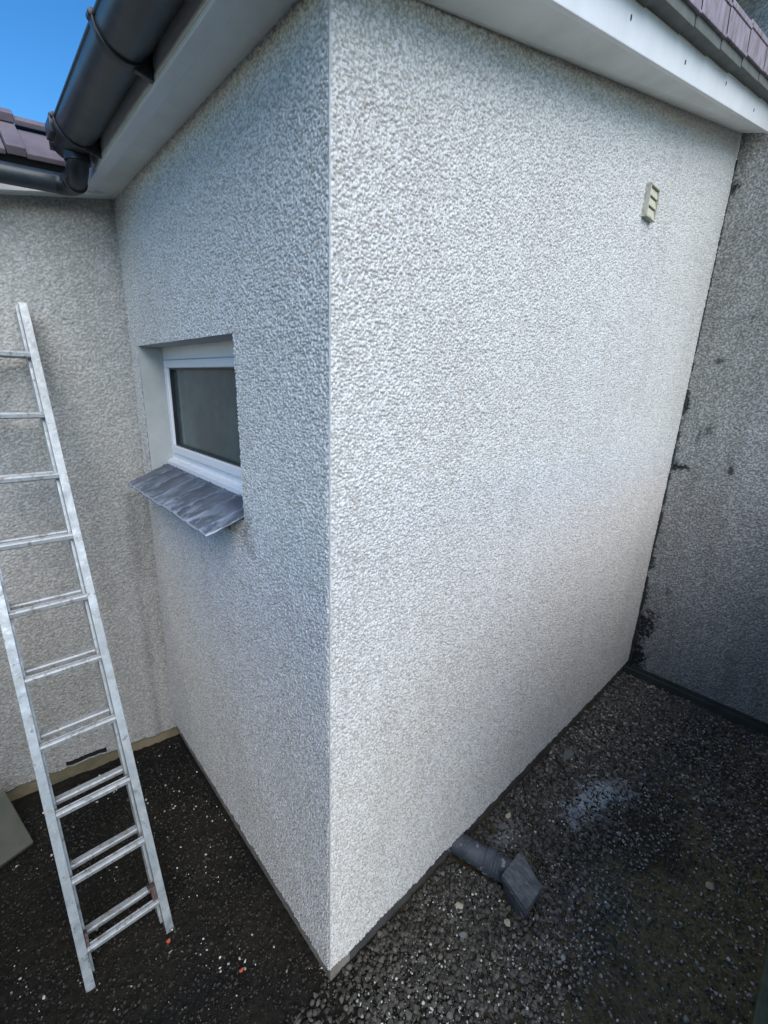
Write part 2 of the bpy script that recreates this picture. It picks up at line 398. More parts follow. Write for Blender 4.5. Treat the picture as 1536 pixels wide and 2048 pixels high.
# right face: wall in the y=0 plane, towards -y
us = steps([0.0, LX+.02], lambda u: .0018+.0011*u)
vs = steps([0.0, EAVE], lambda v: .0021)
fl = lambda U, V: np.clip((U-.002)/.006, 0, 1)
harl('wall', us, vs, (0,0,0), (1,0,0), (0,0,1), (0,-1,0), 11, .0075, .0050, M['harl_new'], ext, flat=lambda U,V: np.clip(.20+(U-.001)/(.003+.010*vnoise(V*45,V*0,7)), 0, 1), lip=.03,
     top=lambda U: EAVE+SL*U+.01)['label'] = 'brighter wide rendered wall on the right of the corner'
# left face: wall in the x=0 plane, towards -x, with the window opening
WY0, WY1, WZ0, WZ1 = .505, 1.545, 1.655, 2.24
us = steps([0.0, WY0, WY1, LY+.015], lambda u: .0020+.0009*u)
vs = steps([0.0, WZ0-.028, WZ1, EAVE+.01], lambda v: .0022)
def stain_l(U, V):
    s = np.zeros_like(U)
    for (a, b, ru, rv, k) in ((.50,1.60,.05,.07,.9),(.47,1.55,.04,.06,.5),(1.60,1.75,.03,.16,.35)):
        s = np.maximum(s, k*np.clip(1.3-np.sqrt(((U-a)/ru)**2+((V-b)/rv)**2)+.9*(fbm(U*40,V*40,4,3)-.5), 0, 1))
    return np.clip(s, 0, 1)*.6
harl('wall', us, vs, (0,0,0), (0,1,0), (0,0,1), (-1,0,0), 23, .0075, .0048, M['harl_new'], ext, hole=(WY0,WY1,WZ0-.028,WZ1), flat=lambda U,V: np.clip(.20+(U-.001)/(.003+.010*vnoise(V*45,V*0,7)), 0, 1), lip=.03, stain=stain_l)['label'] = 'narrow rendered wall holding the window'
# corner bead, plinths
rr0 = random.Random(12)
mb = MB(); mb.sweep([(.0006+.0007*math.sin(i*1.7)*rr0.random(), .0004+.0007*rr0.random(), .002+2.87*i/160) for i in range(161)], .0024, 8, radii=[.0021+.0008*rr0.random() for i in range(161)])
mb.build('corner_bead', M['bead'], ext, bevel=.0016)
def strip(pts0, d, z0, z1, mat, name, parent, thick=.05, n=60, seed=1):
    """vertical plinth strip with a slightly uneven face; pts0 start, d unit direction, into = inward"""
    pass
rr = random.Random(3)
mb = MB(); mb.box((.026,.026,GZ-.08),(LX,.12,.012)); mb.build('plinth', M['plinth'], ext, bevel=.004)['label'] = 'dark cement plinth under the wide wall'
mb = MB(); mb.box((.022,.122,GZ-.08),(.12,LY,.012)); mb.box((.022,.0245,GZ-.08),(.118,.122,.0105)); mb.build('plinth', M['plinth_left'], ext, bevel=.004)['label'] = 'pale cement plinth under the window wall'

# window
win = empty('window', (0, (WY0+WY1)/2, WZ0)); win.parent = ext; win.matrix_parent_inverse = Matrix.Translation(-Vector(ext.location))
def sub(o, par):   # parent keeping world place, two levels
    o.parent = par; o.matrix_parent_inverse = Matrix.Translation(-Vector((0, (WY0+WY1)/2, WZ0)))
    return o
D = .108
mb = MB(); t = .018
mb.box((-.001,WY1,WZ0-.03),(D+.05,WY1+t,WZ1+t)); mb.box((-.001,WY0-t,WZ1),(D+.05,WY1,WZ1+t)); mb.box((-.001,WY0-t,WZ0-.03),(D+.05,WY0,WZ1))
sub(mb.build('reveal', M['reveal'], None, bevel=.002), win)
FZ0 = WZ0+.022
def ring(mb, x0, x1, y0, y1, z0, z1, wv, wh, wb=None):
    wb = wh if wb is None else wb
    mb.box((x0,y0,z0),(x1,y1,z0+wb)); mb.box((x0,y0,z1-wh),(x1,y1,z1))
    mb.box((x0,y0,z0+wb),(x1,y0+wv,z1-wh)); mb.box((x0,y1-wv,z0+wb),(x1,y1,z1-wh))
mb = MB(); ring(mb, D, D+.06, WY0-.01, WY1+.012, FZ0+.0, WZ1+.012, .046, .069, .050)
sub(mb.build('frame', M['frame'], None, bevel=.004), win)
mb = MB(); ring(mb, D-.014, D+.035, WY0+.036, WY1-.036, FZ0+.053, WZ1-.059, .042, .036, .040)
sub(mb.build('sash', M['frame'], None, bevel=.007, seg=3), win)
mb = MB(); ring(mb, D-.003, D+.03, WY0+.079, WY1-.079, FZ0+.094, WZ1-.096, .006, .006)
sub(mb.build('gasket', M['bracket'], None), win)
mb = MB(); mb.box((D+.014,WY0+.083,FZ0+.098),(D+.020,WY1-.083,WZ1-.100)); mb.box((D+.001,WY1-.125,FZ0+.10),(D+.013,WY1-.117,WZ1-.102))
MB_glass = MB(); MB_glass.box((D+.014,WY0+.083,FZ0+.098),(D+.020,WY1-.083,WZ1-.100))
sub(MB_glass.build('pane', M['glass'], None), win)
mb = MB(); mb.box((D-.030,WY0+.003,FZ0-.012),(D+.05,WY1-.003,FZ0+.012)); mb.box((D-.018,WY0+.003,FZ0+.0125),(D+.03,WY1-.003,FZ0+.020))
sub(mb.build('cill_trim', M['frame'], None, bevel=.003), win)
# lead sill, dressed over a slope, with standing seams
SY0, SY1 = WY0-.005+.0, WY1+.045
def sill_pt(a, y):     # a 0 = back at frame, 1 = nose
    x = .105-.235*a; z = WZ0+.018-.075*a-.012*a*a
    yy = y
    return x, yy, z
def build_sill():
    na, ny = 60, 170; ys = np.linspace(0, 1, ny); As = np.linspace(0, 1, na)
    A, YV = np.meshgrid(As, ys, indexing='ij')
    ylo = WY0+.003+.014*A; yhi = WY1-.003-.045*A
    Yc = ylo+(yhi-ylo)*YV
    Xc = .0785-.2085*A; Zc = WZ0+.0115-.066*A-.008*A*A
    seams = [0.06,.19,.33,.47,.60,.74,.88]
    for s_ in seams: Zc = Zc + .0065*np.exp(-((YV-s_-.02*(A-.5))/.0075)**2)
    crease = np.zeros_like(Zc)
    for s_ in seams: crease = np.maximum(crease, np.exp(-((YV-s_-.02*(A-.5)-.004*(fbm(A*6,YV*0+s_*9,3,2)-.5))/.0035)**2)*np.clip(fbm(A*9,YV*9,5,2)*1.6, 0, 1))
    crease = np.maximum(crease, .8*(A > .975))
    Zc = Zc + .009*(fbm(A*4, YV*8, 12, 3)-.5)
    Zc = Zc + .006*np.exp(-((A-.1)/.03)**2)
    Xc = Xc + .010*(vnoise(YV*11, YV*0, 3)-.5)*np.clip((A-.6)/.4,0,1); Zc = Zc + .010*(vnoise(YV*9+4, YV*0, 6)-.5)*np.clip((A-.7)/.3,0,1)
    top = np.stack([Xc, Yc, Zc], -1); bot = top-np.array([0,0,.007])
    n = na*ny; i = np.arange(n).reshape(na, ny)
    F = [np.stack([i[:-1,:-1],i[:-1,1:],i[1:,1:],i[1:,:-1]],-1).reshape(-1,4)]
    F.append(F[0][:, ::-1]+n)
    def side(e): return np.stack([e[:-1], e[1:], e[1:]+n, e[:-1]+n], -1)
    F += [side(i[-1]), side(i[0]), side(i[:,0]), side(i[:,-1])]
    me = arrmesh('sill', np.vstack([top.reshape(-1,3), bot.reshape(-1,3)]), np.vstack(F), True, {'crease': np.concatenate([crease.ravel()]*2), 'smear': np.concatenate([(np.clip((A-.25)*1.3,0,1)*np.clip(.55+YV*-.6+.5, .25, 1)).ravel()]*2)})
    bm = bmesh.new(); bm.from_mesh(me); bmesh.ops.recalc_face_normals(bm, faces=bm.faces); bm.to_mesh(me); bm.free()
    return link('sill', me, M['lead'])
sub(build_sill(), win)
mb = MB(); mb.box((-.020,.575,WZ0-.080),(.02,WY1-.07,WZ0-.048)); mb.box((.004,WY0-.015,WZ0-.05),(.12,WY1+.01,WZ0-.025))
sub(mb.build('sill_bedding', M['plinth_left'], None, bevel=.004), win)

# air vent on the right face
vy = -.020
vent = MB(); vx0, vx1, vz0, vz1 = 1.700, 1.812, 2.862, 2.990
ring(vent, vx0, vx1, 0, 0, 0, 0, 0, 0) if False else None
vent = MB()
vent.box((vx0,-.027,vz0),(vx1,.0,vz0+.007)); vent.box((vx0,-.027,vz1-.007),(vx1,.0,vz1)); vent.box((vx0,-.027,vz0+.007),(vx0+.006,.0,vz1-.007)); vent.box((vx1-.006,-.027,vz0+.007),(vx1,.0,vz1-.007))
av = empty('air_vent', ((vx0+vx1)/2, 0, vz0)); av.parent = ext; av.matrix_parent_inverse = Matrix.Translation(-Vector(ext.location))
def subv(o, par=av, at=((vx0+vx1)/2, 0, vz0)):
    o.parent = par; o.matrix_parent_inverse = Matrix.Translation(-Vector(at)); return o
subv(vent.build('vent_surround', M['vent_dirty'], None, bevel=.001))
hh = (vz1-vz0-.014)/3
for k in range(3):
    z = vz0+.007+k*hh; lv = MB()
    lv.hexa([(vx0+.008,-.024,z+.002),(vx1-.008,-.024,z+.002),(vx1-.008,-.004,z+.002),(vx0+.008,-.004,z+.002),(vx0+.008,-.017,z+hh-.003),(vx1-.008,-.017,z+hh-.003),(vx1-.008,-.004,z+hh-.003),(vx0+.008,-.004,z+hh-.003)])
    subv(lv.build('louvre', M['vent'], None, bevel=.001))
bk = MB(); bk.box((vx0+.006,-.003,vz0+.007),(vx1-.006,.004,vz1-.007)); subv(bk.build('vent_back', M['joint'], None))

# right verge: soffit box, bargeboard, verge tiles
sv = Vector((1,0,SL)).normalized(); sn = Vector((-SL,0,1)).normalized()
VO, VEND = .150, LX-.075
def vz(x, dz): return EAVE+SL*x+dz
def vo(x, dz): return EAVE+(SL-.02)*x+dz
def slab_v(mb, x0, x1, y0, y1, d0, d1):
    mb.hexa([(x0,y0,vo(x0,d0)),(x1,y0,vo(x1,d0)),(x1,y1,vo(x1,d0)),(x0,y1,vo(x0,d0)),(x0,y0,vo(x0,d1)),(x1,y0,vo(x1,d1)),(x1,y1,vo(x1,d1)),(x0,y1,vo(x0,d1))])
mb = MB(); x0 = -.10
mb.hexa([(x0,-VO+.012,vo(x0,.016)),(VEND,-VO+.012,vo(VEND,.016)),(VEND,.0,vz(VEND,.0)),(x0,.0,vz(x0,.0)),
         (x0,-VO+.012,vo(x0,.030)),(VEND,-VO+.012,vo(VEND,.030)),(VEND,.0,vz(VEND,.016)),(x0,.0,vz(x0,.016))])
mb.build('verge_soffit', M['soffit'], ext)
mb = MB(); slab_v(mb, -.19, VEND+.01, -VO-.004, -VO+.012, .010, .123); mb.build('bargeboard', M['upvc'], ext, bevel=.003)
nb = MB()
for x in (.50,.98,1.47,1.98,2.5):
    nb = MB(); zz = vo(x, .070+.012*math.sin(x*7)); nb.box((x-.0025,-VO-.0065,zz-.007),(x+.0025,-VO-.003,zz+.005)); nb.build('nail_head', M['bracket'], ext)
G = .302
sv = Vector((1,0,SL-.02)).normalized(); sn = Vector((-SL+.02,0,1)).normalized()
for k in range(0, 11):
    x = -.15+k*G+.001
    if x > LX-.05: break
    L = min(G+.03, LX-.012-x)
    tl = .030*(1-0)     # front edge lift over the tile below
    sv2 = (sv*G+sn*(-.006)).normalized(); sn2 = Vector((-sv2.z,0,sv2.x))
    o = Vector((x, 0, vo(x,.1235)))
    jz = rr.uniform(-.002,.002)
    bed = MB(); bed.frame(o+sn*jz, sv2, Y, sn2, (0.014,-VO-.050,.0),(L-.02,-VO+.0,.034)); 
    bed.build('verge_bedding', M['verge_bed'], ext, bevel=.002)
    jt = MB(); jt.frame(o, sv2, Y, sn2, (-.004,-VO-.046,.004),(.014,-VO+.0,.05)); jt.build('mortar_joint', M['joint'], ext, bevel=.002)
    tb = MB(); tb.frame(o+sn*jz, sv2, Y, sn2, (0.006,-VO-.062,.034),(L,-VO-.042,.118)); tb.frame(o+sn*jz, sv2, Y, sn2, (0.0,-VO-.066,.118),(L,.10,.137))
    tb.build('verge_tile', M['verge_tile'], ext, bevel=.003)
# roof sheet of tiles beyond the verge
rm = MB()
for k in range(0, 10):
    x = -.15+k*G
    if x+.05 > LX: break
    L = min(G+.03, LX-.014-x); o = Vector((x, 0, vo(x,.1235))); sv2 = (sv*G+sn*(-.006)).normalized(); sn2 = Vector((-sv2.z,0,sv2.x))
    y = .104
    while y < LY-.05:
        rm.frame(o, sv2, Y, sn2, (.0,y,.110),(L,min(y+.296, LY+.3),.132)); rm.frame(o, sv2, Y, sn2, (.0,y,.132),(L,y+.04,.146)); y += .300
rm.build('roof', M['tile'], ext, bevel=.003)

# left eave: soffit, fascia with bottom lip, gutter
mb = MB(); mb.box((-.090,-.086,EAVE-.004),(.0,LY+.02,EAVE+.010)); mb.build('eaves_soffit', M['soffit'], ext)
mb = MB(); mb.box((-.132,-.10,EAVE-.014),(-.0905,LY-.01,EAVE+.0)); mb.box((-.132,-.10,EAVE+.0005),(-.117,LY-.01,EAVE+.215)); mb.build('fascia', M['upvc'], ext, bevel=.003)
mb = MB(); mb.box((-.136,LY-.0095,EAVE-.018),(-.086,LY+.045,EAVE+.03)); mb.build('fascia_corner_cap', M['upvc'], ext, bevel=.003)
gc = Vector((-.1985, 0, 2.952))
def half(mb, c, r, d, th=.003, rim=.006, seg=22, a0=math.pi, a1=2*math.pi, e1=X, e2=Z):
    prof = [(r*math.cos(a0+(a1-a0)*i/seg), r*math.sin(a0+(a1-a0)*i/seg)) for i in range(seg+1)]
    inner = [((r-th)*math.cos(a0+(a1-a0)*i/seg), (r-th)*math.sin(a0+(a1-a0)*i/seg)) for i in range(seg+1)]
    mb.extrude(prof+inner[::-1], c, e1, e2, d)
    return mb
gut = empty('gutter', (gc.x, .6, gc.z)); gut.parent = ext; gut.matrix_parent_inverse = Matrix.Translation(-Vector(ext.location))
def subg(o): o.parent = gut; o.matrix_parent_inverse = Matrix.Translation(-Vector((gc.x,.6,gc.z))); return o
mb = MB(); half(mb, (gc.x,-.16,gc.z), .0655, Y*1.42); mb.sweep([(gc.x-.0645,-.16,gc.z+.001),(gc.x-.0645,1.26,gc.z+.001)], .0055, 10)
subg(mb.build('channel', M['gutter'], None, smooth=True))
def gbracket(y, wdt=.045, tail=True, rr_=.072):
    mb = MB(); half(mb, (gc.x,y,gc.z), rr_, Y*wdt, th=.007); mb.sweep([(gc.x-rr_+.003,y,gc.z+.004),(gc.x-rr_+.003,y+wdt,gc.z+.004)], .009, 10)
    mb.box((gc.x+.035,y+.004,gc.z-.066),(-.1325,y+wdt-.004,gc.z+.0))
    if tail: mb.hexa([(gc.x+.02,y+.006,gc.z-.074),(-.1325,y+.006,gc.z-.082),(-.1325,y+wdt-.006,gc.z-.082),(gc.x+.02,y+wdt-.006,gc.z-.074),(gc.x+.02,y+.006,gc.z-.05),(-.1325,y+.006,gc.z-.03),(-.1325,y+wdt-.006,gc.z-.03),(gc.x+.02,y+wdt-.006,gc.z-.05)])
    return subg(mb.build('gutter_bracket', M['bracket'], None, bevel=.0015, smooth=True))
gbracket(.615, .030); gbracket(-.12, .03)
gbracket(1.235, .022)
mb = MB(); half(mb, (gc.x,1.262,gc.z), .067, Y*.15, th=.006); mb.box((gc.x-.064,1.405,gc.z-.045),(gc.x+.064,1.415,gc.z+.004))
mb.box((gc.x-.076,1.285,gc.z-.030),(gc.x-.058,1.375,gc.z+.016)); mb.box((gc.x-.070,1.30,gc.z+.016),(gc.x-.060,1.33,gc.z+.034))
subg(mb.build('running_outlet', M['bracket'], None, bevel=.002, smooth=True))
ox, oy = gc.x+.008, 1.345
ELB = [(ox,oy,gc.z-.035),(ox,oy+.01,gc.z-.07),(ox+.003,oy+.045,gc.z-.088),(ox+.008,oy+.10,gc.z-.098),(ox+.002,oy+.135,gc.z-.104),(ox-.02,oy+.152,gc.z-.108),(ox-.06,oy+.156,gc.z-.112)]
mb = MB(); mb.sweep([(ox,oy,gc.z-.045),(ox,oy,gc.z-.085)], .043, 24)
ELB = [(ox,oy,gc.z-.06)]+[(ox, oy+.11*(1-math.cos(a)), gc.z-.072-.05*math.sin(a)) for a in np.linspace(.1,1.57,7)]+[(ox-.055*(1-math.cos(a)), oy+.11+.055*math.sin(a), gc.z-.122) for a in np.linspace(.2,1.57,7)]
mb.sweep(ELB, .037, 24); mb.sweep([(ox,oy+.082,gc.z-.1205),(ox,oy+.098,gc.z-.1215)], .042, 24)
subg(mb.build('outlet_elbow', M['bracket'], None, smooth=True))
px0 = ox-.055; py0 = oy+.165; pz0 = gc.z-.122
mb = MB(); mb.sweep([(px0,py0,pz0),(px0-1.2,py0+.02,pz0-.085)], .036, 28)
subg(mb.build('transfer_pipe', M['gutter'], None, smooth=True))

# ------------------------------------------------------------------ main house (two walls at a right angle round the extension)
hs = empty('main_house', (0, LY, GZ)); tag(hs, 'older house with weathered grey-brown stone dash walls behind the extension', 'building')
TH = math.radians(7); dW = Vector((-math.cos(TH), math.sin(TH), 0)); nW = Vector((-math.sin(TH), -math.cos(TH), 0))
ES = 0.19     # fall of the old eaves line to the left
us = steps([0.0, .385, .580, 1.5], lambda u: .0036+.001*u); vs = steps([0.0, .042, 2.93], lambda v: .0038)
def stain_b(U, V):
    s = .35*np.clip(1-(U)/.06, 0, 1)*fbm(U*30, V*6, 3, 3)+.0*U
    s = s+.28*np.clip(1-np.abs(U-.10)/.05,0,1)*np.clip((fbm(U*25,V*2.5,9,3)-.42)*4,0,1)*(V < 1.55)
    d = np.clip((fbm(U*90,V*90,77,2)-.86)*14, 0, 1)*.6
    return np.clip(s+d, 0, .85)
harl('wall', us, vs, (0.012,LY,-.045), tuple(dW), (0,0,1), tuple(nW), 41, .0090, .0046, M['harl_old'], hs, lip=.012, top=lambda U: 2.93-ES*U, stain=stain_b, wob=.005, hole=(.385,.580,0,.042))['label'] = 'grey-brown rendered wall behind the ladder'
mb = MB(); O = Vector((0,LY,0))+nW*(-.012); mb.frame(O, dW, nW, Z, (-.05,-.08,GZ-.08),(1.5,.0,-.047)); mb.frame(O, dW, nW, Z, (.385,-.04,-.0465),(.56,-.004,-.040))
mb.build('plinth', M['plinth_old'], hs, bevel=.004)['label'] = 'ochre-stained plinth below the wall behind the ladder'
mb = MB(); mb.frame(O, dW, nW, Z, (.36,-.045,-.044),(.60,-.003,.012)); mb.build('underfloor_vent', M['slot'], hs)

# right hand tall wall, x = LX plane, facing -x
us = steps([0.0, 1.65], lambda u: .0045); vs = steps([0.0, 4.42], lambda v: .0047)
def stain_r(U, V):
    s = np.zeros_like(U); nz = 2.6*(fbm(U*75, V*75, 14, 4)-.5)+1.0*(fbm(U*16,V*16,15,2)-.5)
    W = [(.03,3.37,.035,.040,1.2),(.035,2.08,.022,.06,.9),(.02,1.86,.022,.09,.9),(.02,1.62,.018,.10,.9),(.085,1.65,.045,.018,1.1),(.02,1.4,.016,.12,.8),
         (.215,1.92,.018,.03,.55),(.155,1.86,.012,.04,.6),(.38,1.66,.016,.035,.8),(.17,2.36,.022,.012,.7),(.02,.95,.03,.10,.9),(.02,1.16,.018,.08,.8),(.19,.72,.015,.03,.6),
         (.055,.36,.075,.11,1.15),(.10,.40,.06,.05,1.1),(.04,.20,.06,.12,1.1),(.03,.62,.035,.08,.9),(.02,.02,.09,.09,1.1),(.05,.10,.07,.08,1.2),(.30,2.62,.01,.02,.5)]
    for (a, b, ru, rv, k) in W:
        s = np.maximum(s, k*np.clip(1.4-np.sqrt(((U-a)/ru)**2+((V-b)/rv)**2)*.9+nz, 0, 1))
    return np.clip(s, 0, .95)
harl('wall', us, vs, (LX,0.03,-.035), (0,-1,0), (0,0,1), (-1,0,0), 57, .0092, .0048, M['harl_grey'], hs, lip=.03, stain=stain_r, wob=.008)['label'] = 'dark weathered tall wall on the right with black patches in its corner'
mb = MB(); mb.box((LX-.006,-1.6,GZ-.08),(LX+.08,.03,-.022)); mb.box((LX-.020,-1.6,GZ-.08),(LX-.007,.02,-.055)); mb.build('plinth', M['plinth_grey'], hs, bevel=.004)['label'] = 'grey damp plinth below the tall wall'
us = steps([0.0, 1.9], lambda u: .01); vs = steps([0.0, 1.4], lambda v: .008)
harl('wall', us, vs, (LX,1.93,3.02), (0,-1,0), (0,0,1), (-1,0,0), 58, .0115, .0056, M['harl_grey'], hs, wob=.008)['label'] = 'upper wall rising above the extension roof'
mb = MB(); mb.box((LX-.30,-1.7,4.385),(LX+.02,2.3,4.41)); mb.box((LX-.32,-1.7,4.37),(LX-.301,2.3,4.55)); mb.build('high_eaves', M['wood_dark'], hs, bevel=.003)
mb = MB(); mb.hexa([(LX-.36,-1.75,4.50),(LX+2.5,-1.75,6.0),(LX+2.5,2.4,6.0),(LX-.36,2.4,4.50),(LX-.36,-1.75,4.56),(LX+2.5,-1.75,6.06),(LX+2.5,2.4,6.06),(LX-.36,2.4,4.56)])
mb.build('roof', M['tile'], hs)['label'] = 'high roof above the tall right wall'
# dark ragged crack where new render meets the old wall: a recessed mortar bead
mb = MB(); 
for k in range(60):
    z = .0+k*.058; q = (.004 if z > 2.3 else .012)*rr.random()**.7+(.006 if z < .6 else 0); mb.box((LX-.006-q,-.006-q*1.1,z),(LX+.01,.02,z+.052+rr.random()*.006))
mb.build('corner_mortar', M['joint'], hs, bevel=.003)

# old eaves at the left: soffit strip, fascia, tiles, ridge
P0 = Vector((-.03, LY-.01, 2.868)); dE = Vector((-1, math.tan(TH), -ES)).normalized(); nE = Vector((-math.sin(TH),-math.cos(TH),0)); uE = nE.cross(dE).normalized()
if uE.z < 0: uE = -uE
mb = MB(); mb.frame(P0, dE, nE, uE, (-.03,-.02,.0),(1.6,.050,.012)); mb.build('eaves_soffit', M['soffit'], hs)
mb = MB(); mb.frame(P0, dE, nE, uE, (-.02,.0505,-.004),(1.6,.066,.09)); mb.build('fascia', M['upvc'], hs, bevel=.002)
RP = math.radians(41); dE2 = Vector((-1, 0, -.09)).normalized(); upS = Vector((0, math.cos(RP), math.sin(RP))); nR = dE2.cross(upS).normalized()
if nR.z < 0: nR = -nR
R0 = Vector((-.085, 1.545, 2.918))
rt_ = MB(); TW = .295
for c in range(2):
    for k in range(-1, 6):
        a = k*TW; lift = .022*(c); o = R0+upS*(c*.235)+nR*(.014*c)
        tb = rt_
        up2 = (upS*.22-nR*.02).normalized(); n2 = dE2.cross(up2).normalized()
        if n2.z < 0: n2 = -n2
        tb.frame(o, dE2, up2, n2, (a+.004,0,0),(a+TW-.060,.26 if c == 0 else .045,.020))
        tb.frame(o, dE2, up2, n2, (a+TW-.060,0,.004),(a+TW+.0,.26 if c == 0 else .045,.036))
rt_.build('roof', M['tile'], hs, bevel=.004)['label'] = 'purple-brown tiles above the left gutter'
mb = MB(); mb.frame(R0, dE2, upS, nR, (-.25,.01,-.05),(1.5,.28,-.002)); mb.build('roof_underlay', M['slot'], hs)
# ------------------------------------------------------------------ ladder
F0 = Vector((-.380,.596,GZ)); T0 = Vector((-.403,1.628,2.384)); LD = T0-F0; Llen = LD.length; ld = LD.normalized()
lx = X; ln = lx.cross(ld).normalized()      # across; ln = face normal
if ln.y > 0: ln = -ln                        # towards the camera side
lad = empty('ladder', F0-X*.145); tag(lad, 'double section aluminium ladder with white splashes leaning on the old wall', 'ladder')
lx = (X-ld*X.dot(ld)).normalized()
BL = F0-X*.295
def stile(o, length, w_, dpt, off, start, mat, name, label=None):
    """rolled channel stile: web with front and back flanges turned inwards"""
    mb = MB(); inn = 1 if off > 0 else -1
    prof = [(0,0),(w_,0),(w_,-.004),(.005,-.004),(.005,-dpt+.004),(w_,-dpt+.004),(w_,-dpt),(0,-dpt)]
    if off < 0: prof = [(-a,b) for a,b in prof]
    mb.extrude(prof, o+ld*start, lx, ln, ld*length)
    # raised rib on the inner web
    return mb
def mkstile(base, sgn, w_, dpt, start, length, shift):
    # solid rounded box with a groove, sgn=+1 left stile (inner side = +x)
    mb = MB(); o = base+ln*shift
    g = .0035
    prof = [(0,0),(w_,0),(w_,-.010),(w_-g,-.013),(w_-g,-dpt*.45),(w_,-dpt*.5),(w_,-dpt*.62),(w_-g,-dpt*.67),(w_-g,-dpt+.010),(w_,-dpt+.007),(w_,-dpt),(0,-dpt)]
    if sgn < 0: prof = [(-a,b) for a,b in prof]
    mb.extrude(prof, o+ld*start, lx, ln, ld*length)
    return mb
wS = .030
RB = F0+lx*.014; LB = BL-lx*.004
for base, sgn in ((RB,-1),(LB,1)):
    st = mkstile(base, sgn, wS, .038, 0, Llen, .0).build('stile', M['alu'], lad, bevel=.0012)
    st['label'] = 'front section stile'
    i = base+lx*(wS*.55*sgn)
    st = mkstile(i-ln*.046, sgn, .022, .062, .03, Llen-.02, .0).build('stile', M['alu'], lad, bevel=.0012)
    st['label'] = 'rear section stile'
for base, sgn in ((RB,-1),(LB,1)):
    mb = MB(); i = base+lx*(wS*.5*sgn)
    mb.frame(i, lx, ln, ld, (-.015,-.037,-.006),(.015,-.001,.022)); mb.build('foot', M['bracket'], lad, bevel=.003)
wl = (RB-LB).length
for k in range(10):
    tpos = (.051+.0964*k)*Llen
    a = LB+lx*wS+ld*tpos; b = RB-lx*wS+ld*tpos; L = (b-a).length; e = (b-a).normalized()
    fl_ = ln; # rung: D-ish box, flat tread tilted level
    tread = Vector((0,-1,0)); tu = Z
    # tread plane: horizontal-ish box 28 deep x 24 high
    ang = math.radians(12)
    ty = (Vector((0,-1,0))*math.cos(ang)+Z*math.sin(ang)*-0.0).normalized()
    c = a-ln*.019
    mb = MB(); prof = [(-.015,.006),(-.011,.012),(.011,.012),(.015,.006),(.014,-.008),(.006,-.013),(-.006,-.013),(-.014,-.008)]
    mb.extrude(prof, c, Vector((0,-1,0)), Z, e*L)
    # pressed ridge along the tread
    mb.extrude([(-.008,.0121),(-.0065,.0138),(-.005,.0121)], c, Vector((0,-1,0)), Z, e*L); mb.extrude([(.005,.0121),(.0065,.0138),(.008,.0121)], c, Vector((0,-1,0)), Z, e*L)
    mb.build('rung', M['rung'], lad, bevel=.0008)['label'] = 'front section rung'
    c2 = LB+lx*(wS*.55+.022)+ld*(tpos+.026)-ln*.088; L2 = L-.016
    mb = MB(); mb.extrude(prof, c2, Vector((0,-1,0)), Z, e*L2)
    mb.build('rung', M['rung'], lad, bevel=.0008)['label'] = 'rear section rung'
mb = MB(); p = RB+lx*(-wS)+ld*(.051*Llen+.045)-ln*.012
mb.frame(p, lx, ln, ld, (-.018,-.030,-.03),(.0,.004,.020)); mb.frame(p, lx, ln, ld, (-.026,-.034,.016),(.0,.006,.024)); mb.build('guide_bracket', M['rust'], lad, bevel=.002)
p = LB+lx*(wS)+ld*(.051*Llen+.03)-ln*.012
mb = MB(); mb.frame(p, lx, ln, ld, (.0,-.030,-.03),(.012,.0,.030)); mb.build('guide_bracket', M['rust'], lad, bevel=.002)

# ------------------------------------------------------------------ leaning slab, kerb and unseen shading fence
A = Vector((-.752,1.372,-.070)); e1 = (Vector((-.829,1.640,.110))-A).normalized(); e2 = Vector((-.96,-.22,0)); e2 = (e2-e1*e2.dot(e1)).normalized(); e3 = e1.cross(e2)
if e3.z < 0: e3 = -e3
mb = MB(); mb.frame(A, e1, e2, e3, (0,0,-.045),(.30,.45,0)); so_ = mb.build('paving_slab', M['slab'], None, bevel=.008, seg=3)
tag(so_, 'mossy grey concrete slab tilted against the old wall, left of the ladder', 'slab')
kb = MB(); kb.box((-1.7,-1.22,GZ-.1),(LX-.03,-1.105,GZ+.055)); ko = kb.build('kerb', M['kerb'], None, bevel=.012, seg=3); tag(ko, 'green-stained concrete edging running along the gravel at the bottom right', 'kerb')
fn = empty('added_shade_fence', (1.5,-1.27,GZ)); tag(fn, 'unseen dark timber fence added behind and beside the camera to shade the lower walls', 'fence')  # added out of view, blocks light from the lower walls
mb = MB(); x = .15
while x < LX-.1: mb.box((x,-1.262,GZ-.02),(x+.120,-1.244,GZ+1.95)); x += .124
mb.build('shade_fence_boards', M['fence'], fn, bevel=.002)
y = -1.24  # unseen left run, added to darken the lower left walls
mb = MB()
while y < 1.5: mb.box((-1.50,y,GZ-.02),(-1.482,y+.120,GZ+1.85)); y += .124
mb.build('shade_fence_boards', M['fence'], fn, bevel=.002)
for z in (.25,1.6):
    mb = MB(); mb.box((-1.54,-1.24,GZ+z),(-1.501,1.6,GZ+z+.08)); mb.build('rail', M['fence'], fn, bevel=.002)
for z in (.25,1.6):
    mb = MB(); mb.box((.15,-1.300,GZ+z),(LX-.05,-1.263,GZ+z+.08)); mb.build('rail', M['fence'], fn, bevel=.002)
for x in (.2,1.6,LX-.15):
    mb = MB(); mb.box((x,-1.385,GZ-.1),(x+.09,-1.301,GZ+1.98)); mb.build('post', M['fence'], fn, bevel=.003)

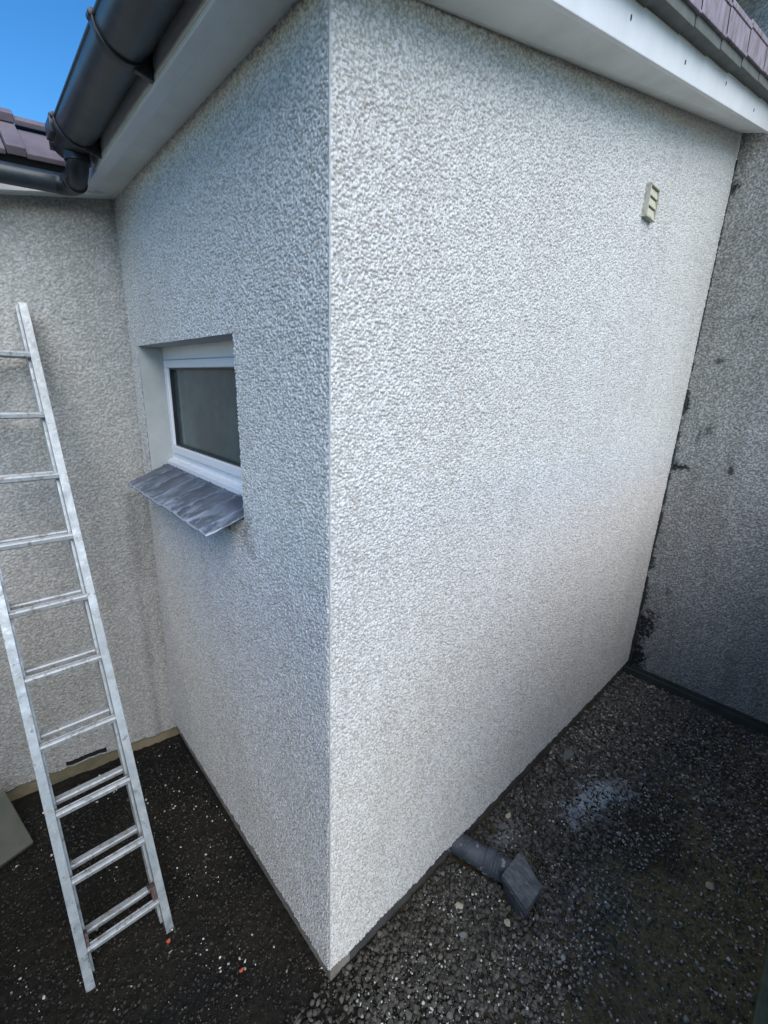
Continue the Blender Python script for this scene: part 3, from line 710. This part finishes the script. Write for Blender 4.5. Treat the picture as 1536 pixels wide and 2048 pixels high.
# ------------------------------------------------------------------ drain pipe with square hopper
dr = empty('drain_gully', (.80,-.2,GZ)); tag(dr, 'grey plastic drain pipe ending in a square lidded hopper among the gravel', 'drain')
pa = Vector((.772,.04,-.058)); pb = Vector((.862,-.262,-.062)); pd = (pb-pa).normalized()
mb = MB(); mb.sweep([pa, pb], .052, 32); mb.build('pipe', M['drain'], dr, smooth=True)
mb = MB(); q = pa+pd*.205; mb.sweep([q-pd*.03,q-pd*.028,q+pd*.012,q+pd*.014], .056, 32, radii=[.053,.059,.059,.053]); mb.sweep([q+pd*.030,q+pd*.040], .058, 32); mb.build('pipe_collar', M['drain'], dr, smooth=True)
H = [Vector((.774,-.240,.008)), Vector((.742,-.384,-.010)), Vector((.877,-.384,-.010)), Vector((.934,-.238,.008))]
cen = sum(H, Vector())/4
mb = MB(); lo = [cen+(h-cen)*.99-Z*.016 for h in H]; mb.hexa(lo[:4]+H); mb.build('lid', M['lid'], dr, bevel=.0025)
mb = MB(); rimt = [cen+(h-cen)*1.035-Z*.0165 for h in H]; riml = [cen+(h-cen)*1.02-Z*.042 for h in H]; mb.hexa(riml+rimt)
b1 = [cen+(h-cen)*.93-Z*.0425 for h in H]; b0 = [cen+(h-cen)*.70-Z*.15 for h in H]; mb.hexa(b0+b1); mb.build('hopper', M['drain'], dr, bevel=.003)

# ------------------------------------------------------------------ gravel and chippings
def ico(sub):
    bm = bmesh.new(); bmesh.ops.create_icosphere(bm, subdivisions=sub, radius=1); V = np.array([v.co[:] for v in bm.verts]); F = np.array([[v.index for v in f.verts] for f in bm.faces]); bm.free(); return V, F
def rock(sub, seed, cuts=9, lim=(.38,.85)):
    r_ = np.random.default_rng(seed); V, F = ico(sub); V = V.copy()
    for _ in range(cuts):
        d = r_.normal(size=3); d /= np.linalg.norm(d); c = r_.uniform(*lim); s_ = V@d; V = V-np.outer(np.clip(s_-c, 0, None), d)
    V *= r_.uniform(.60, 1.25, 3)
    V /= np.abs(V).max()*.9
    return V, F
def rotm(n, r_):
    q = r_.normal(size=(n,4)); q /= np.linalg.norm(q, axis=1)[:,None]; a,b,c,d = q.T
    return np.stack([np.stack([1-2*(c*c+d*d),2*(b*c-a*d),2*(b*d+a*c)],-1),np.stack([2*(b*c+a*d),1-2*(b*b+d*d),2*(c*d-a*b)],-1),np.stack([2*(b*d-a*c),2*(c*d+a*b),1-2*(b*b+c*c)],-1)],-2)
def scatter(name, pos, size, mat, tone, dust, sub, flatn=.75, smooth=False, kinds=10, seed=0):
    r_ = np.random.default_rng(seed); Vs, Fs, T, Du = [], [], [], []; base = 0
    kk = r_.integers(0, kinds, len(pos))
    for k in range(kinds):
        m = kk == k; n = m.sum()
        if not n: continue
        V, F = rock(sub, 100+k+seed, 11 if sub > 1 else 6); R = rotm(n, r_); W = np.einsum('nij,vj->nvi', R, V)*size[m][:,None,None]
        W[...,2] *= flatn; W += pos[m][:,None,:]
        Vs.append(W.reshape(-1,3)); Fs.append((F[None]+np.arange(n)[:,None,None]*len(V)+base).reshape(-1,3)); base += n*len(V)
        T.append(np.repeat(tone[m], len(V))); Du.append(np.repeat(dust[m], len(V)))
    me = arrmesh(name, np.vstack(Vs), np.vstack(Fs), smooth, {'tone': np.concatenate(T), 'dust': np.concatenate(Du)})
    return link(name, me, mat)
def gz(x, y): return GZ+ground_h(x, y)
def blob(x, y, cx, cy, rx, ry, ang=0):
    ca, sa = math.cos(ang), math.sin(ang); dx = (x-cx)*ca+(y-cy)*sa; dy = -(x-cx)*sa+(y-cy)*ca
    return np.exp(-(dx/rx)**2-(dy/ry)**2)
def free(x, y):
    """outside the buildings, kerb and hopper"""
    ok = ~((x > .02) & (y > .015)) & (y > -1.10) & (x < LX-.01) & (x > -1.6) & (y < LY-.01)
    ok &= ~((np.abs(x-(.775-.33*y)) < .045) & (y > -.26) & (y < .02)) & ~((np.abs(x-.83) < .06) & (y > -.37) & (y < -.25))
    return ok
# coarse gravel on the right hand side
n = 42000; x = rng.uniform(-.3, 3.0, n); y = rng.uniform(-1.12, .03, n)
den = np.clip(.25+1.0*np.clip((y+.62+.10*np.sin(x*3))/.22, 0, 1)+.35*(fbm(x*4,y*4,66,3)-.4)*2, .04, 1)
den = np.clip(den-.55*np.clip((-y-.62)/.2, 0, 1), .05, 1); den = np.maximum(den, np.clip((x-1.5)/.8, 0, .8))*np.clip((x+.18+.35*(fbm(x*6,y*6,2,3)-.5))/.30, 0, 1)
ok = free(x, y) & (rng.random(n) < den); x, y = x[ok], y[ok]; n = len(x)
sz = (.0048+.0098*rng.random(n)**1.9)*np.where(y < -.5, .75, 1.); z = gz(x, y)+sz*rng.uniform(.15, .9, n)+.006
xb = x+.16*(fbm(x*9,y*9,31,3)-.5); yb = y+.16*(fbm(x*9+7,y*9,32,3)-.5); bl = blob(xb, yb, 1.60, -.34, .21, .075, -.35)
dust = np.clip((bl-.10)*1.4+1.3*(fbm(x*30,y*30,3,3)-.5), 0, .75)*(bl > .12)*(rng.random(n) < .85)
dust = np.maximum(dust, .3*blob(x, y, 1.03, -.10, .10, .05))
far = np.clip((-y-.32)/.25, 0, 1)*np.clip((x-.35)/.4, 0, 1)
tn = np.clip(rng.beta(2, 2.4, n)*(.74+.62*np.maximum(far, .75*np.clip((x-.9)/.9, 0, 1))), 0, 1)  # gravel colour lightened far right to make up for the fence shade
tag(scatter('gravel', np.stack([x,y,z],-1), sz, M['gravel'], tn, dust, 2, .7, seed=1), 'loose dark grey gravel bedded along the foot of the wide rendered wall', 'gravel', kind='stuff')
# fine dark grit everywhere
n = 90000; x = rng.uniform(-1.2, 3.0, n); y = rng.uniform(-1.1, 1.68, n); ok = free(x, y) & ((y < .1) | (x < 0)); x, y = x[ok], y[ok]; n = len(x)
sz = (.0014+.0048*rng.random(n)**3)*np.where(x < 0, 1.15, 1.); z = gz(x, y)+sz*.3+.006
tag(scatter('grit', np.stack([x,y,z],-1), sz, M['gravel'], np.clip(rng.beta(1.5,2.8,n)*np.where(x < 0, .27, 1.25), 0, 1), np.zeros(n), 1, .7, seed=2), 'fine dark grit covering the damp ground', 'grit', kind='stuff')
# white chippings fallen from the dashing
n = 85000; x = rng.uniform(-1.2, 3.0, n); y = rng.uniform(-1.1, 1.68, n)
cl = np.clip((fbm(x*7,y*7,21,3)-.5)*6, 0, 1)
d = .02+.26*cl**2
d = d+.55*blob(x,y,.72,-.50,.16,.05,-.5)+.50*blob(x,y,.98,-.15,.09,.035,-.2)+.20*blob(x,y,1.0,-.55,.35,.16)+.20*blob(x,y,.35,-.33,.30,.12,-.3)+.35*blob(x,y,.30,-.20,.12,.08)
d = d+.45*blob(x,y,1.67,-.44,.12,.03,.2)+.10*(y < -.1)*(x > .1)+.25*blob(x,y,1.5,-.95,.5,.1)+.20*blob(x,y,.15,-.30,.25,.14)
d = np.where(x < 0, d*.30+.10*blob(x,y,-.32,.42,.10,.08)+.10*blob(x,y,-.14,1.2,.10,.25)+.10*blob(x,y,-.65,.75,.07,.12)+.12*blob(x,y,-.25,.78,.06,.04), d)
ok = free(x, y) & ((y < .1) | (x < 0)) & (rng.random(n) < d); x, y = x[ok], y[ok]; n = len(x)
sz = .0014+.0056*rng.random(n)**3.2; z = gz(x, y)+sz*.5+.009+.012*((y < .02) & (x > 0) & (rng.random(n) < .6))
tag(scatter('white_chippings', np.stack([x,y,z],-1), sz, M['chips'], rng.random(n), np.zeros(n), 1, .8, seed=3), 'tiny white stone chippings fallen from the render and strewn over the ground', 'chippings', kind='stuff')

def one_stone(name, loc, sc, mat, label, cat, seed, rot=0, group=None):
    V, F = rock(3, seed, 10, (.5,.85)); V = V*np.array(sc)
    c, s_ = math.cos(rot), math.sin(rot); V = V@np.array([[c,s_,0],[-s_,c,0],[0,0,1]]); V[:,2] -= V[:,2].min()
    o = link(name, arrmesh(name, V, F, False), mat); o.location = loc; tag(o, label, cat, group)
    return o
def gp(x, y, e=.010): return (x, y, float(gz(np.array([x]), np.array([y]))[0])+e)
one_stone('stone', gp(.596,-.148,.014), (.022,.014,.009), M['cream_stone'], 'flat cream stone on the gravel nearest the corner of the white wall', 'stone', 5, -.9)
one_stone('stone', gp(.700,-.330,.014), (.019,.015,.012), M['cream_stone'], 'cream stone just below the square drain hopper', 'stone', 6, -.5)
one_stone('stone', gp(1.554,-.886,.010), (.028,.017,.009), M['cream_stone'], 'pale tan stone lying alone near the green edging at right', 'stone', 7, .4)
one_stone('stone', gp(1.13,.0-.06,.014), (.024,.017,.010), M['cream_stone'], 'small buff stone by the plinth just beyond the drain pipe', 'stone', 8, .2)
one_stone('stone', gp(.52,-.23,.012), (.022,.012,.009), M['grey_stone'], 'pale grey oblong stone among gravel left of the cream stones', 'stone', 9, -.6)
one_stone('stone', gp(1.78,-.085,.012), (.050,.035,.016), M['grey_stone'], 'large flat grey stone against the plinth midway along the white wall', 'stone', 10, .3)
one_stone('brick_fragment', gp(-.400,.563,.005), (.012,.010,.008), M['brick'], 'orange brick crumb beside the right foot of the ladder', 'brick fragment', 11)
one_stone('brick_fragment', gp(-.218,.283,.005), (.009,.008,.006), M['brick'], 'orange brick crumb on dark ground left of the white corner', 'brick fragment', 12)
for i, (x, y, s_, lb) in enumerate([(-.405,.520,.009,'biggest white stone chip below the right ladder foot'),(-.455,.535,.007,'slim white chip left of the biggest chip near the ladder foot'),(-.37,.49,.006,'small white chip right of the biggest chip near the ladder foot'),(-.60,.36,.009,'white chip on dark ground right of the left ladder foot'),(-.09,.16,.008,'white chip on the dark ground beside the building corner')]):
    one_stone('white_chip', gp(x, y, .006), (s_, s_*.6, s_*.5), M['chips'], lb, 'stone chip', 20+i, i)
def leaf(loc, L, rot, curl, label):
    n = 9; V = []; F = []
    for i in range(n+1):
        t = i/n; wd = .38*L*math.sin(math.pi*t**.8)*(1-.2*t)
        for s_ in (-1,0,1): V.append((L*(t-.5), s_*wd, .004+curl*(t-.5)**2+.25*abs(s_)*wd))
    for i in range(n):
        for j in (0,1): a = i*3+j; F.append((a,a+1,a+4,a+3))
    V = np.array(V); c, s_ = math.cos(rot), math.sin(rot); V = V@np.array([[c,s_,0],[-s_,c,0],[0,0,1]])
    me = arrmesh('leaf', np.vstack([V, V-[0,0,.0008]]), np.vstack([np.array(F), np.array(F)[:, ::-1]+len(V)]), True)
    o = link('leaf', me, M['leaf']); o.location = loc; tag(o, label, 'leaf')
leaf(gp(.99,-.015-.05,.02), .034, .8, .2, 'olive dry leaf beside the plinth above the drain pipe')
leaf(gp(1.02,-.27,.02), .030, 2.0, .2, 'olive dry leaf right of the square drain hopper')
def twig(pts, r_, label):
    mb = MB(); mb.sweep(pts, r_, 6); o = mb.build('dry_stem', M['twig'], None, smooth=True); tag(o, label, 'dry stem')
twig([(1.95+.05*math.cos(a)*k, -.55+.07*math.sin(a), GZ+.035+.006*math.sin(3*a)) for a, k in zip(np.linspace(-1,3.2,18), np.linspace(1,1.4,18))], .0016, 'thin curled dry stem lying on the brown gravel')
twig([(2.05+.30*t, -.72-.18*t+.02*math.sin(9*t), GZ+.030+.006*math.sin(7*t)) for t in np.linspace(0,1,14)], .0018, 'long thin dry stem near the right edge of the ground')
